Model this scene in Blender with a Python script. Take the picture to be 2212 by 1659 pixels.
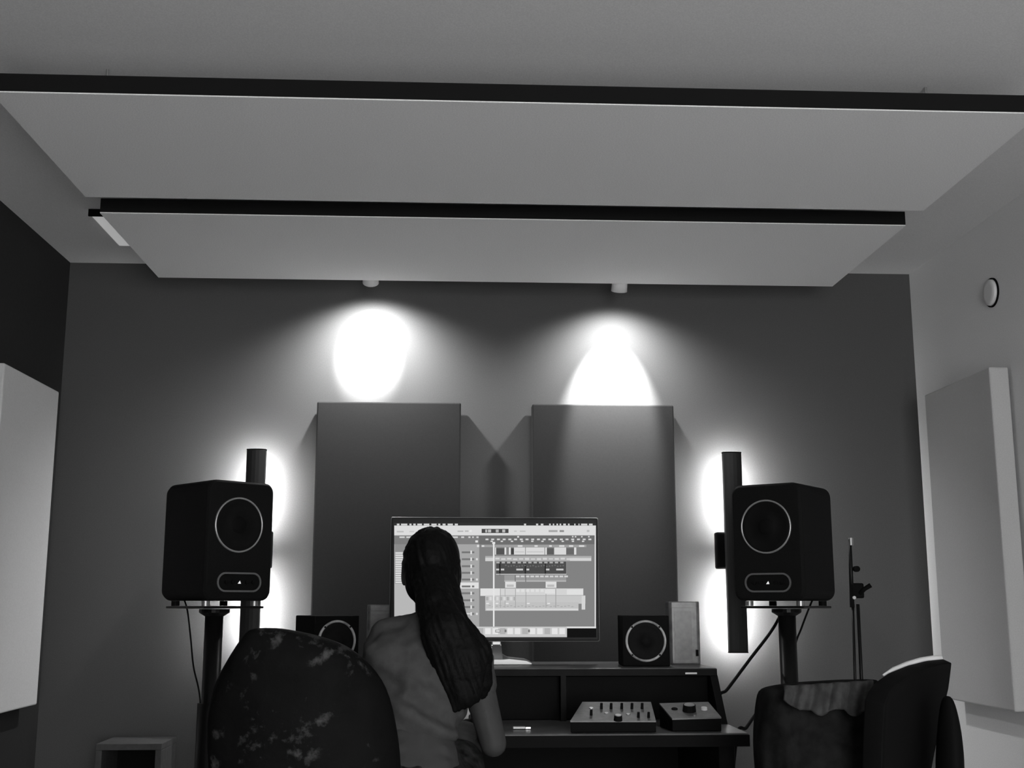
import bpy, bmesh, math, random
from mathutils import Vector, Matrix, noise, Euler
for o in list(bpy.data.objects): bpy.data.objects.remove(o)
SC = bpy.context.scene; COL = SC.collection
PI = math.pi; rnd = random.Random(7)

# ------------------------------------------------------------------ camera
CAMZ, FPX, PITCH, YAW = 1.14, 2540.0, 0.1833, 0.0498
cd = bpy.data.cameras.new('camera'); cam = bpy.data.objects.new('camera', cd); COL.objects.link(cam)
cam.location = (0, 0, CAMZ); cam.rotation_euler = (PI/2 + PITCH, 0, -YAW)
cd.sensor_fit = 'HORIZONTAL'; cd.sensor_width = 36; cd.lens = FPX*36/2212; cd.clip_start = .05; cd.clip_end = 60
SC.camera = cam
# ------------------------------------------------------------------ world, exposure
SKY_FILL = 11.5
w = bpy.data.worlds.new('world'); SC.world = w; w.use_nodes = True
w.node_tree.nodes['Background'].inputs[0].default_value = (1, 1, 1, 1)        # even white fill light entering by the added back window
w.node_tree.nodes['Background'].inputs[1].default_value = SKY_FILL
SC.view_settings.view_transform = 'Standard'; SC.view_settings.look = 'None'
SC.view_settings.exposure = 0.0; SC.view_settings.gamma = 1.0; SC.view_settings.use_curve_mapping = False
# lamp strengths (the lamps themselves are built with their fittings further down)
SPOT_CORE, SPOT_FIELD, BAR_GLOW, SCREEN = 175.0, 92.0, 155.0, .85

L = bpy.data.lights.new('fill_portal', 'AREA'); L.shape = 'RECTANGLE'; L.size, L.size_y = 1.9, 2.2; L.cycles.is_portal = True  # portal guiding the fill light through the added window
o = bpy.data.objects.new('fill_portal', L); COL.objects.link(o); o.location = (.95, -2.46, 1.2); o.rotation_euler = (PI/2, 0, 0)

# ------------------------------------------------------------------ helpers
def ray(x, y):
    cy, sy, cp, sp = math.cos(YAW), math.sin(YAW), math.cos(PITCH), math.sin(PITCH)
    F = Vector((sy*cp, cy*cp, sp)); R = Vector((cy, -sy, 0)); U = R.cross(F)
    return F + R*((x-1106)/FPX) - U*((y-829.5)/FPX)
def at(x, y, Y):                                  # world point seen at pixel (x, y) at depth Y in the room
    d = ray(x, y); q = d*(Y/d.y); q.z += CAMZ; return q

def mat(name, g, rough=.6, metal=0., var=0., vscale=30., bump=0., bscale=200., spec=.5, emit=0., detail=3.):
    m = bpy.data.materials.new(name); m.use_nodes = True
    nt = m.node_tree; b = nt.nodes['Principled BSDF']
    b.inputs['Base Color'].default_value = (g, g, g, 1); b.inputs['Roughness'].default_value = rough
    b.inputs['Metallic'].default_value = metal; b.inputs['Specular IOR Level'].default_value = spec
    tc = None
    if var or bump: tc = nt.nodes.new('ShaderNodeTexCoord')
    if var:
        n = nt.nodes.new('ShaderNodeTexNoise'); n.inputs['Scale'].default_value = vscale; n.inputs['Detail'].default_value = detail
        nt.links.new(tc.outputs['Object'], n.inputs['Vector'])
        r = nt.nodes.new('ShaderNodeMapRange'); r.inputs['From Min'].default_value = .3; r.inputs['From Max'].default_value = .7
        r.inputs['To Min'].default_value = g*(1-var); r.inputs['To Max'].default_value = g*(1+var)
        nt.links.new(n.outputs['Fac'], r.inputs['Value']); nt.links.new(r.outputs['Result'], b.inputs['Base Color'])
    if bump:
        n = nt.nodes.new('ShaderNodeTexNoise'); n.inputs['Scale'].default_value = bscale; n.inputs['Detail'].default_value = 4
        nt.links.new(tc.outputs['Object'], n.inputs['Vector'])
        bp = nt.nodes.new('ShaderNodeBump'); bp.inputs['Strength'].default_value = bump; bp.inputs['Distance'].default_value = .01
        nt.links.new(n.outputs['Fac'], bp.inputs['Height']); nt.links.new(bp.outputs['Normal'], b.inputs['Normal'])
    if emit:
        b.inputs['Emission Color'].default_value = (1, 1, 1, 1); b.inputs['Emission Strength'].default_value = emit
    return m

class MB:
    def __init__(s): s.v = []; s.f = []; s.c = None
    def add(s, vs, fs):
        k = len(s.v); s.v += [Vector(v) for v in vs]; s.f += [tuple(i+k for i in f) for f in fs]; return s
    def box(s, c, d, M=None):
        c = Vector(c); hx, hy, hz = d[0]/2, d[1]/2, d[2]/2
        vs = [Vector((x*hx, y*hy, z*hz)) for z in (-1, 1) for y in (-1, 1) for x in (-1, 1)]
        if M is not None: vs = [M @ v for v in vs]
        return s.add([v+c for v in vs], [(0, 2, 3, 1), (4, 5, 7, 6), (0, 1, 5, 4), (2, 6, 7, 3), (0, 4, 6, 2), (1, 3, 7, 5)])
    def bx(s, a, b):                              # box between two corners
        return s.box([(p+q)/2 for p, q in zip(a, b)], [abs(q-p) for p, q in zip(a, b)])
    def loft(s, rings, caps=True, closed=True):
        n = len(rings[0]); k = len(s.v); vs = [Vector(p) for r in rings for p in r]; fs = []
        for i in range(len(rings)-1):
            for j in range(n if closed else n-1):
                a, b = i*n+j, i*n+(j+1) % n
                fs.append((a, b, b+n, a+n))
        if caps: fs.append(tuple(range(n-1, -1, -1))); fs.append(tuple((len(rings)-1)*n+i for i in range(n)))
        return s.add(vs, fs)
    def tube(s, pts, r, n=10, caps=True):
        pts = [Vector(p) for p in pts]; rs = r if isinstance(r, (list, tuple)) else [r]*len(pts); rings = []; up = None
        for i, p in enumerate(pts):
            t = (pts[min(i+1, len(pts)-1)] - pts[max(i-1, 0)]).normalized()
            if up is None: up = Vector((0, 0, 1)) if abs(t.z) < .9 else Vector((1, 0, 0))
            a = t.cross(up).normalized(); b = t.cross(a).normalized(); up = -b if False else up
            rings.append([p + a*(rs[i]*math.cos(2*PI*k/n)) + b*(rs[i]*math.sin(2*PI*k/n)) for k in range(n)])
        return s.loft(rings, caps)
    def lathe(s, prof, axis_o=(0, 0, 0), M=None, n=32, caps=False):   # prof: (radius, height) about local z
        o = Vector(axis_o); rings = []
        for r, h in prof:
            ring = [Vector((r*math.cos(2*PI*k/n), r*math.sin(2*PI*k/n), h)) for k in range(n)]
            if M is not None: ring = [M @ v for v in ring]
            rings.append([v+o for v in ring])
        return s.loft(rings, caps)
    def build(s, name, m, parent=None, smooth=False, bevel=0., seg=2, local=False, kind=None, label=None, sub=0):
        me = bpy.data.meshes.new(name)
        off = Vector((0, 0, 0)) if (local or parent is None) else world_loc(parent)
        me.from_pydata([v-off for v in s.v], [], s.f); me.update()
        bm = bmesh.new(); bm.from_mesh(me); bmesh.ops.recalc_face_normals(bm, faces=bm.faces); bm.to_mesh(me); bm.free()
        o = bpy.data.objects.new(name, me); COL.objects.link(o); me.materials.append(m)
        if parent is not None: o.parent = parent
        if smooth:
            for p in me.polygons: p.use_smooth = True
        if bevel:
            b = o.modifiers.new('bevel', 'BEVEL'); b.width = bevel; b.segments = seg; b.limit_method = 'ANGLE'; b.angle_limit = .6
            b.harden_normals = False
        if sub:
            q = o.modifiers.new('sub', 'SUBSURF'); q.levels = q.render_levels = sub
        if kind: o['kind'] = kind
        if label: o['label'] = label
        return o
def world_loc(o):
    v = Vector((0, 0, 0))
    while o is not None: v += Vector(o.location); o = o.parent
    return v
def thing(name, label, cat, loc=(0, 0, 0), rz=0., group=None):
    o = bpy.data.objects.new(name, None); COL.objects.link(o); o.location = loc; o.rotation_euler = (0, 0, rz); o.empty_display_size = .1
    return tag(o, label, cat, group)
def tag(o, label, cat, group=None):
    o['label'] = label; o['category'] = cat
    if group: o['group'] = group
    return o
def struct(mb, name, m, **k): return mb.build(name, m, kind='structure', **k)

ICO = {}
for k in (2, 3):
    bm = bmesh.new(); bmesh.ops.create_icosphere(bm, subdivisions=k, radius=1); bm.verts.ensure_lookup_table()
    ICO[k] = ([tuple(v.co) for v in bm.verts], [tuple(v.index for v in f.verts) for f in bm.faces]); bm.free()
# rounded continuous forms: primitives fused by a voxel remesh
def blob(name, prims, m, parent=None, voxel=.008, smooth=6, disp=None, label=None):
    vs, fs = [], []
    def put(sub, fn):
        tv, tf = ICO[sub]; k = len(vs); vs.extend([fn(v) for v in tv]); fs.extend([(a_+k, b_+k, c_+k) for a_, b_, c_ in tf])
    for p in prims:
        if p[0] == 'ell':
            c, r = Vector(p[1]), p[2]; put(3, lambda v: (c.x+v[0]*r[0], c.y+v[1]*r[1], c.z+v[2]*r[2]))
        else:
            a, ra, b, rb = Vector(p[1]), p[2], Vector(p[3]), p[4]; fl = p[5] if len(p) > 5 else (1, 1)
            n = max(3, int((b-a).length/(min(ra, rb)*.5))+1)
            for i in range(n+1):
                t = i/n; c = a.lerp(b, t); r = ra+(rb-ra)*t
                put(2, lambda v: (c.x+v[0]*r*fl[0], c.y+v[1]*r*fl[1], c.z+v[2]*r))
    me = bpy.data.meshes.new(name+'_raw'); me.from_pydata(vs, [], fs)
    t = bpy.data.objects.new(name+'_raw', me); COL.objects.link(t)
    q = t.modifiers.new('r', 'REMESH'); q.mode = 'VOXEL'; q.voxel_size = voxel
    if smooth: q = t.modifiers.new('s', 'SMOOTH'); q.factor = .5; q.iterations = smooth
    dg = bpy.context.evaluated_depsgraph_get(); dg.update()
    out = bpy.data.meshes.new_from_object(t.evaluated_get(dg)); out.name = name
    bpy.data.objects.remove(t); bpy.data.meshes.remove(me)
    off = world_loc(parent) if parent is not None else Vector((0, 0, 0))
    if disp:
        ns = [v.normal.copy() for v in out.vertices]
        for v, n_ in zip(out.vertices, ns): v.co = v.co + n_*disp(v.co, n_)
    for v in out.vertices: v.co -= off
    out.materials.clear(); out.materials.append(m)
    for p in out.polygons: p.use_smooth = True
    o = bpy.data.objects.new(name, out); COL.objects.link(o)
    if parent is not None: o.parent = parent
    if label: o['label'] = label
    return o

# ------------------------------------------------------------------ materials
M_wall = mat('dark grey wall paint', .070, .75, var=.10, vscale=240, bump=.05, bscale=400)
M_left = mat('near black wall paint', .024, .8, spec=.2, var=.08, vscale=60)
M_right = mat('light grey wall paint', .82, .8, var=.06, vscale=220)
M_ceil = mat('white ceiling paint', .72, .85, var=.07, vscale=220)
M_floor = mat('pale wood floor', .42, .5, var=.12, vscale=12)
M_cloud = mat('white acoustic fabric', .86, .9, var=.08, vscale=240, bump=.05, bscale=600)
M_frame = mat('black panel edge', .010, .9, spec=.1)
M_pan_d = mat('mid grey acoustic fabric', .034, .95, spec=.15, var=.06, vscale=200)
M_pan_l = mat('pale acoustic fabric', .60, .9, var=.05, vscale=200)
M_pan_r = mat('grey acoustic fabric', .50, .9, var=.05, vscale=200)
M_white = mat('white plastic', .75, .45)
M_black = mat('black satin', .006, .55, spec=.02)
M_vinyl = mat('black cabinet vinyl', .010, .6, spec=.04, var=.2, vscale=300, bump=.1, bscale=900)
M_rub = mat('matt black rubber', .006, .7, spec=.06)
M_steel = mat('black steel tube', .008, .35, spec=.14)
M_chrome = mat('brushed trim metal', .55, .3, metal=1.)
M_desk = mat('dark desk wood', .010, .5, spec=.05, var=.25, vscale=14)
M_top = mat('lit dark desk top', .085, .38, spec=.4, var=.25, vscale=14)  # lighter than the desk wood to stand in for light on the top
M_bay = mat('black rack bay', .006, .8, spec=.1)
M_alu = mat('silver aluminium', .32, .35, metal=.6)
M_bez = mat('monitor bezel', .03, .5, spec=.1)

# ------------------------------------------------------------------ room
XL, XR, YF, YB, ZC = -1.666, 2.032, 5.0, -2.4, 2.585
T = .12
struct(MB().bx((XL-T, YB-T, -T), (XR+T, YF+T, 0)), 'floor', M_floor)
struct(MB().bx((XL-T, YB-T, ZC), (XR+T, YF+T, ZC+T)), 'ceiling', M_ceil)
struct(MB().bx((XL, YF, 0), (XR, YF+T, ZC)), 'wall_front', M_wall)
struct(MB().bx((XL-T, YB-T, 0), (XL, YF+T, ZC)), 'wall_left', M_left)
struct(MB().bx((XR, YB-T, 0), (XR+T, YF+T, ZC)), 'wall_right', M_right)
wx0, wx1, wz0, wz1 = 0., 1.9, .1, 2.3
bw = MB()
for a, b in (((XL, YB-T, 0), (XR, YB, wz0)), ((XL, YB-T, wz1), (XR, YB, ZC)), ((XL, YB-T, wz0), (wx0, YB, wz1)), ((wx1, YB-T, wz0), (XR, YB, wz1))): bw.bx(a, b)
struct(bw, 'wall_back', M_right)
wn = thing('fill_window_1', 'wide window added in the back wall for fill light', 'window', ((wx0+wx1)/2, YB, wz0)); del wn['category']; wn['kind'] = 'structure'  # added, unseen window that lets fill light in behind the camera
for a, b in (((wx0, YB-.09, wz0), (wx1, YB-.04, wz0+.05)), ((wx0, YB-.09, wz1-.05), (wx1, YB-.04, wz1)), ((wx0, YB-.09, wz0+.05), (wx0+.05, YB-.04, wz1-.05)), ((wx1-.05, YB-.09, wz0+.05), (wx1, YB-.04, wz1-.05)), ((.925, YB-.09, wz0+.05), (.975, YB-.04, wz1-.05))): MB().bx(a, b).build('fill_window_frame', M_white, wn)
for nm, a, b in (('baseboard_front', (XL, YF-.015, 0), (XR, YF, .09)), ('baseboard_left', (XL, YB, 0), (XL+.015, YF-.015, .09)),
                 ('baseboard_right', (XR-.015, YB, 0), (XR, YF-.015, .09))):
    struct(MB().bx(a, b), nm, M_black, bevel=.004)

# ------------------------------------------------------------------ ceiling clouds
def cloud(y0, y1, label):
    x0, x1, z0, z1 = -1.214, 1.586, 2.446, 2.498
    t = thing('ceiling_panel', label, 'acoustic panel', ((x0+x1)/2, (y0+y1)/2, z0), group='suspended ceiling panels')
    f = MB()
    for a, b in (((x0, y0, z0+.004), (x1, y0+.018, z1)), ((x0, y1-.018, z0+.004), (x1, y1, z1)),
                 ((x0, y0+.018, z0+.004), (x0+.018, y1-.018, z1)), ((x1-.018, y0+.018, z0+.004), (x1, y1-.018, z1))): f.bx(a, b)
    f.build('frame', M_frame, t)
    MB().bx((x0, y0+.002, z0), (x1, y1, z0+.0035)).build('fabric_face', M_cloud, t)
    MB().bx((x0+.018, y0+.018, z0+.0035), (x1-.018, y1-.018, z1-.004)).build('core', M_pan_l, t)
    for sx in (x0+.25, x1-.25):
        for sy in (y0+.15, y1-.15): MB().tube([(sx, sy, z1-.004), (sx, sy, ZC)], .004, 8).build('hanger', M_alu, t)
cloud(2.935, 3.745, 'pale suspended ceiling panel with dark front edge, the nearer one cut by the frame')
cloud(3.905, 4.72, 'pale suspended ceiling panel with dark front edge nearest the front wall')

# slim white fitting on the ceiling beside the rear cloud
t = thing('ceiling_fitting', 'slim dimly lit linear fitting on the ceiling left of the rear panel', 'light fitting', (-1.342, 4.475, ZC))
MB().bx((-1.366, 4.285, 2.562), (-1.318, 4.67, ZC)).build('diffuser', mat('dim lit diffuser', .8, .5, emit=.28), t, bevel=.004)
MB().bx((-1.372, 4.276, 2.558), (-1.312, 4.285, ZC)).build('end_cap', M_black, t)
# round disc on the right wall
t = thing('wall_disc', 'small round white disc high on the right wall', 'wall vent', (XR, 4.22, 2.292))
Mx = Matrix.Rotation(-PI/2, 3, 'Y')
MB().lathe([(0, 0), (.050, 0), (.050, .012), (.046, .017), (.03, .018), (0, .018)], (XR, 4.22, 2.292), Mx, 36).build('cover', M_white, t, smooth=True)
MB().lathe([(.052, 0), (.056, 0), (.056, .006), (.052, .006), (.052, 0)], (XR, 4.22, 2.292), Mx, 36).build('rim', M_black, t)

# ------------------------------------------------------------------ wall panels, 0.6 x 1.22 m
def wall_panel(a, b, m, label, nz, gap):
    a, b = Vector(a), Vector(b); c = (a+b)/2
    t = thing('wall_panel', label, 'acoustic panel', (c.x, c.y, min(a.z, b.z)), group='acoustic wall panels')
    p = MB().bx(a, b); p.build('fabric_body', m, t, bevel=.006)
    for u in (-1, 1):                                 # french cleats between panel and wall
        z = c.z+u*.42
        if nz == 'y': MB().bx((a.x+.08, b.y, z-.03), (b.x-.08, b.y+gap, z+.03)).build('cleat', M_desk, t)
        elif nz == '-x': MB().bx((a.x-gap, a.y+.08, z-.03), (a.x, b.y-.08, z+.03)).build('cleat', M_desk, t)
        else: MB().bx((b.x, a.y+.08, z-.03), (b.x+gap, b.y-.08, z+.03)).build('cleat', M_desk, t)
wall_panel((-.577, 4.92, .75), (.029, 4.985, 1.971), M_pan_d, 'grey acoustic panel on the front wall below the fully visible light spot', 'y', .015)
wall_panel((.331, 4.92, .75), (.937, 4.985, 1.968), M_pan_d, 'grey acoustic panel on the front wall whose top edge cuts the right light spot', 'y', .015)
wall_panel((XL+.01, 4.19, .75), (-1.60, 4.78, 1.978), M_pan_l, 'pale acoustic panel on the dark left wall', '-x', .01)
wall_panel((1.95, 4.12, .765), (2.022, 4.72, 1.985), M_pan_r, 'grey acoustic panel on the right wall with a pale near edge', 'x', .01)

# ------------------------------------------------------------------ spot lamps washing the front wall
M_lens = mat('lit lamp lens', .8, .4, emit=2.0)
def spot_lamp(x, aim, core, field, label, pz=2.436):
    p = Vector((x, 4.762, pz)); d = (Vector(aim)-p).normalized()
    t = thing('ceiling_spotlight', label, 'spotlight', (x, 4.762, ZC), group='ceiling spotlights')
    MB().lathe([(0, 0), (.04, 0), (.04, -.015), (0, -.015)], (x, 4.762, ZC), None, 24).build('canopy', M_white, t)
    MB().tube([(x, 4.762, ZC-.015), (x, 4.762, pz+.04), tuple(p)], .007, 8).build('stem', M_white, t)
    M = d.to_track_quat('Z', 'Y').to_matrix()
    h = MB().lathe([(.0, -.06), (.026, -.055), (.032, -.03), (.034, .02), (.030, .02), (.028, -.01), (0, -.012)], p, M, 24).build('head', M_white, t, smooth=True)
    MB().lathe([(0, .004), (.026, .004)], p, M, 24).build('lens', M_lens, h, local=False)
    for nm, e, ang, bl, dd in (('beam_core', core, 50, .35, d), ('beam_field', field, 142, 1., Vector((0, .30, -.95)).normalized())):
        L = bpy.data.lights.new(nm, 'SPOT'); L.energy = e; L.spot_size = math.radians(ang); L.spot_blend = bl; L.shadow_soft_size = .022
        o = bpy.data.objects.new(nm, L); COL.objects.link(o); o.parent = t
        o.location = p + d*.03 - Vector((x, 4.762, ZC)); o.rotation_euler = dd.to_track_quat('-Z', 'Y').to_euler()
spot_lamp(-.352, (-.365, 5.0, 2.245), SPOT_CORE, SPOT_FIELD, 'small white spotlight hidden behind the rear panel above the left light spot', 2.465)
spot_lamp(.690, (.678, 5.0, 1.99), SPOT_CORE*1.1, SPOT_FIELD*.62, 'small white spotlight peeking below the rear ceiling panel edge', 2.445)

# ------------------------------------------------------------------ LED light bars
M_led = mat('lit led strip', .8, .5, emit=BAR_GLOW)
M_bar = mat('dark bar housing', .02, .5, spec=.2)
def light_bar(cx, side, label):
    y0, y1, z0, z1 = 4.875, 4.90, .935, 1.762
    t = thing('light_bar', label, 'wall light', (cx, 5.0, z0), group='backlit wall light bars')
    w2 = .039; n = 9; prof = []
    for k in range(n): a = PI*k/(n-1); prof.append((-w2*math.cos(a), -.012*math.sin(a)))
    prof += [(w2, y1-y0), (-w2, y1-y0)]
    MB().loft([[(cx+q[0], y0+q[1], z) for q in prof] for z in (z0+.004, z1-.004)]).build('housing', M_bar, t, bevel=.002)
    for z in (z0, z1-.004): MB().loft([[(cx+q[0]*1.02, y0+q[1], zz) for q in prof] for zz in (z, z+.004)]).build('end_cap', M_rub, t)
    zm = 1.352
    for a, b in ((zm+.10, z1-.03), (z0+.03, zm-.10)): MB().bx((cx-.022, y1, a), (cx+.022, y1+.004, b)).build('led_strip', M_led, t)
    MB().bx((cx-.02, y1, zm-.03), (cx+.02, YF, zm+.03)).build('wall_bracket', M_black, t)
    k = MB().bx((cx+side*.02, y0+.03, zm-.076), (cx+side*.072, y0+.075, zm+.076)).build('driver_box', M_black, t, bevel=.008, seg=3)
light_bar(-.815, 1, 'dark vertical light bar with glowing wall side behind the left speaker')
light_bar(1.172, -1, 'dark vertical light bar with glowing wall side beside the right speaker')

# ------------------------------------------------------------------ studio speakers (coaxial, round ring over an oval port)
def rrect(w, h, r, n=6, cx=0, cz=0):
    pts = []
    for sx, sz, a0 in ((1, 1, 0), (-1, 1, PI/2), (-1, -1, PI), (1, -1, 1.5*PI)):
        for k in range(n+1): a = a0+PI/2*k/n; pts.append((cx+sx*(w/2-r)+r*math.cos(a), cz+sz*(h/2-r)+r*math.sin(a)))
    return pts
M_cone = mat('black woofer cone', .006, .7, spec=.1)
M_ring = mat('pale driver ring', .5, .3, metal=.7)
M_dot = mat('small white indicator', .7, .4, emit=.6)
M_side = mat('charcoal cabinet side', .055, .6, var=.1, vscale=300)
SW, SD, SH = .262, .295, .405
def speaker(near, toe, label, edge):
    # local: x across the front, -y forward, z up from base ; near = front vertical edge nearest the camera
    R = Matrix.Rotation(toe, 3, 'Z'); loc = Vector(near) - R @ Vector((edge*SW/2, -SD/2, 0))
    t = thing('studio_monitor', label, 'loudspeaker', loc, toe, 'studio speakers on stands')
    hz = SH/2; rings = []
    for y, s, r in ((-SD/2, .94, .03), (-SD/2+.010, 1., .034), (SD/2-.02, 1., .034), (SD/2, .95, .03)):
        rings.append([(px*1., y, pz+hz) for px, pz in rrect(SW*s, SH*(1-(1-s)*.65), r)])
    MB().loft(rings).build('cabinet', M_vinyl, t, local=True, smooth=False, bevel=.002)
    F = -SD/2; MF = Matrix.Rotation(PI/2, 3, 'X')      # local z -> -y
    c = (-.009 if edge < 0 else 0, F, .255)
    MB().lathe([(.088, -.002), (.088, .004), (.091, .006), (.094, .004), (.094, -.002)], c, MF, 56).build('driver_ring', M_ring, t, local=True, smooth=True)
    MB().lathe([(.089, .002), (.078, .005), (.072, .002), (.030, .001), (.028, .003)], c, MF, 48).build('woofer_cone', M_cone, t, local=True, smooth=True)
    MB().lathe([(.028, .003), (.022, .007), (.010, .009), (0, .0095)], c, MF, 24).build('dust_cap', M_rub, t, local=True, smooth=True)
    port = rrect(.172, .066, .0325, 8, 0, .062)
    inner = rrect(.160, .054, .0265, 8, 0, .062)
    pr_ = MB().loft([[(x, F-.001, z) for x, z in port], [(x, F-.005, z) for x, z in port], [(x, F-.005, z) for x, z in inner], [(x, F-.001, z) for x, z in inner]], caps=False)
    pr_.build('port_trim', M_ringd, t, local=True)
    q = MB().loft([[(x, F-.0012, z) for x, z in inner], [(x*.98, F-.002, (z-.062)*.9+.062) for x, z in inner]]).build('control_panel', M_bay, t, local=True)
    for kx in (-.05, -.025, .03, .055):
        MB().lathe([(.007, 0), (.007, .005), (0, .006)], (kx, F-.002, .062), MF, 14).build('control_knob', M_rub, t, local=True)
    MB().add([(-.006, F-.004, .057), (.006, F-.004, .057), (.002, F-.004, .067), (-.006, F-.003, .057), (.006, F-.003, .057), (.002, F-.003, .067)],
             [(0, 1, 2), (5, 4, 3), (0, 3, 4, 1), (1, 4, 5, 2), (2, 5, 3, 0)]).build('indicator', M_dot, t, local=True)
    return t, loc
M_ringd = mat('dim trim ring', .22, .35, metal=.5)
zs = 1.144
SPL, LL = speaker((-.822, 4.0, zs), math.radians(42), 'black studio speaker on a stand at the left, front turned to the right', -1)
SPR, LR = speaker((1.194, 4.0, zs), math.radians(-39), 'black studio speaker on a stand at the right, front turned to the left', 1)

def stand(x, y, toe, label, px):
    zt = zs-.026
    t = thing('speaker_stand', label, 'speaker stand', (x, y, 0), 0, 'speaker stands')
    R = Matrix.Rotation(toe, 3, 'Z')
    MB().box((x, y, zt+.004), (.235, .25, .008), R).build('top_plate', M_steel, t, bevel=.002)
    for i in (-1, 1):
        for j in (-1, 1):
            q = R @ Vector((i*.095, j*.1, 0)); MB().lathe([(0, 0), (.014, 0), (.014, .017), (0, .017)], (x+q.x, y+q.y, zt+.0085), None, 16).build('isolation_foot', M_alu if j < 0 else M_rub, t)
    MB().lathe([(.033, 0), (.033, -.012), (.052, -.0), (.052, .012), (0, .012)][::-1], (x+px, y, zt-.014), None, 24).build('collar', M_steel, t, smooth=False)
    MB().tube([(x+px, y, .02), (x+px, y, zt-.005)], .031, 28).build('post', M_steel, t, smooth=True)
    MB().tube([(x+px, y, .02), (x+px, y, .80)], .043, 28).build('lower_sleeve', M_steel, t, smooth=True)
    MB().box((x, y, .01), (.3, .34, .02), R).build('base_plate', M_steel, t, bevel=.004)
def centre(loc, toe): return loc
c = SPL.location; stand(c.x, c.y, math.radians(42), 'black steel speaker stand with round post on the left', .0)
c = SPR.location; stand(c.x, c.y, math.radians(-39), 'black steel speaker stand with round post beside the light bar', .0)

def cable(pts, r, label, m=None):
    P = [Vector(p) for p in pts]; out = []
    for i in range(len(P)-1):                          # catmull-rom
        p0, p1, p2, p3 = P[max(i-1, 0)], P[i], P[i+1], P[min(i+2, len(P)-1)]
        for k in range(8):
            u = k/8; out.append(.5*((2*p1)+(p2-p0)*u+(2*p0-5*p1+4*p2-p3)*u*u+(3*p1-p0-3*p2+p3)*u**3))
    out.append(P[-1])
    return tag(MB().tube(out, r, 8).build('cable', m or M_rub, None, smooth=True), label, 'cable')
cable([at(398, 1296, 4.24), at(405, 1320, 4.27), at(412, 1380, 4.28), at(418, 1440, 4.27), at(431, 1500, 4.22), at(440, 1600, 4.19), Vector((-.80, 4.40, .25)), Vector((-.78, 4.45, .006)), Vector((-.5, 4.5, .006))], .003, 'thin dark cable hanging down beside the left speaker stand')
cable([at(1755, 1296, 4.3), at(1745, 1320, 4.31), at(1730, 1360, 4.29), at(1719, 1390, 4.26), at(1712, 1450, 4.28), Vector((1.15, 4.42, .3)), Vector((1.12, 4.46, .006)), Vector((.9, 4.5, .006))], .0035, 'thin dark cable hanging behind the right speaker stand post')
cable([at(1690, 1322, 4.31), at(1665, 1365, 4.3), at(1620, 1424, 4.18), at(1572, 1488, 4.09), at(1540, 1528, 4.07), Vector((.70, 4.06, .4)), Vector((.69, 4.08, .007)), Vector((.5, 4.2, .007))], .0055, 'dark cable running diagonally from the right speaker stand to the desk')
cable([at(1660, 1512, 4.1), at(1635, 1540, 4.0), at(1612, 1572, 3.9), at(1590, 1602, 3.85), Vector((.88, 3.9, .3)), Vector((.95, 4.05, .02))], .0055, 'short dark cable hanging behind the right end of the desk')

# ------------------------------------------------------------------ desk with raised shelf
DL, DR, ZT, ZS = -.535, .803, .792, .945
t = thing('studio_desk', 'dark wooden studio desk with a raised open shelf', 'desk', ((DL+DR)/2, 3.6, 0))
MB().bx((DL, 3.256, ZT-.034), (DR, 4.0, ZT)).build('worktop', M_top, t, bevel=.003)
MB().bx((DL, 3.25, ZT-.034), (DR, 3.256, ZT-.004)).build('shaded_edge', M_bay, t)  # black strip standing in for the shaded front below the lit top
MB().bx((DL, 3.605, ZS-.022), (DR-.006, 4.0, ZS)).build('shelf_top', M_top, t, bevel=.003)
MB().bx((DL, 3.60, ZS-.022), (DR-.006, 3.605, ZS-.003)).build('shaded_shelf_edge', M_desk, t)  # dark strip standing in for shade under the shelf's lit top
for x in (DL, DR-.026): MB().loft([[(x, 3.49, ZT), (x, 4.0, ZT), (x, 4.0, ZS-.022), (x, 3.605, ZS-.022)], [(x+.022, 3.49, ZT), (x+.022, 4.0, ZT), (x+.022, 4.0, ZS-.022), (x+.022, 3.605, ZS-.022)]]).build('shelf_side', M_desk, t)
for x in (-.09, .325): MB().bx((x, 3.60, ZT), (x+.016, 3.98, ZS-.022)).build('divider', M_desk, t)
MB().bx((DL+.022, 3.975, ZT), (DR-.028, 3.99, ZS-.022)).build('shelf_back', M_bay, t)
for x0, x1 in ((-.513, -.092), (-.072, .323), (.343, .775)): MB().bx((x0, 3.64, ZT+.003), (x1, 3.65, ZS-.026)).build('rack_blank', M_bay, t)
for x in (DL+.03, DR-.075): MB().bx((x, 3.30, 0), (x+.045, 3.95, ZT-.034)).build('leg_panel', M_desk, t, bevel=.003)
MB().bx((DL+.075, 3.9, .25), (DR-.075, 3.92, ZT-.034)).build('modesty_panel', M_bay, t)
MB().bx((.700, 3.596, ZS-.018), (.735, 3.5998, ZS-.013)).build('inlay', M_alu, t)

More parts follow.
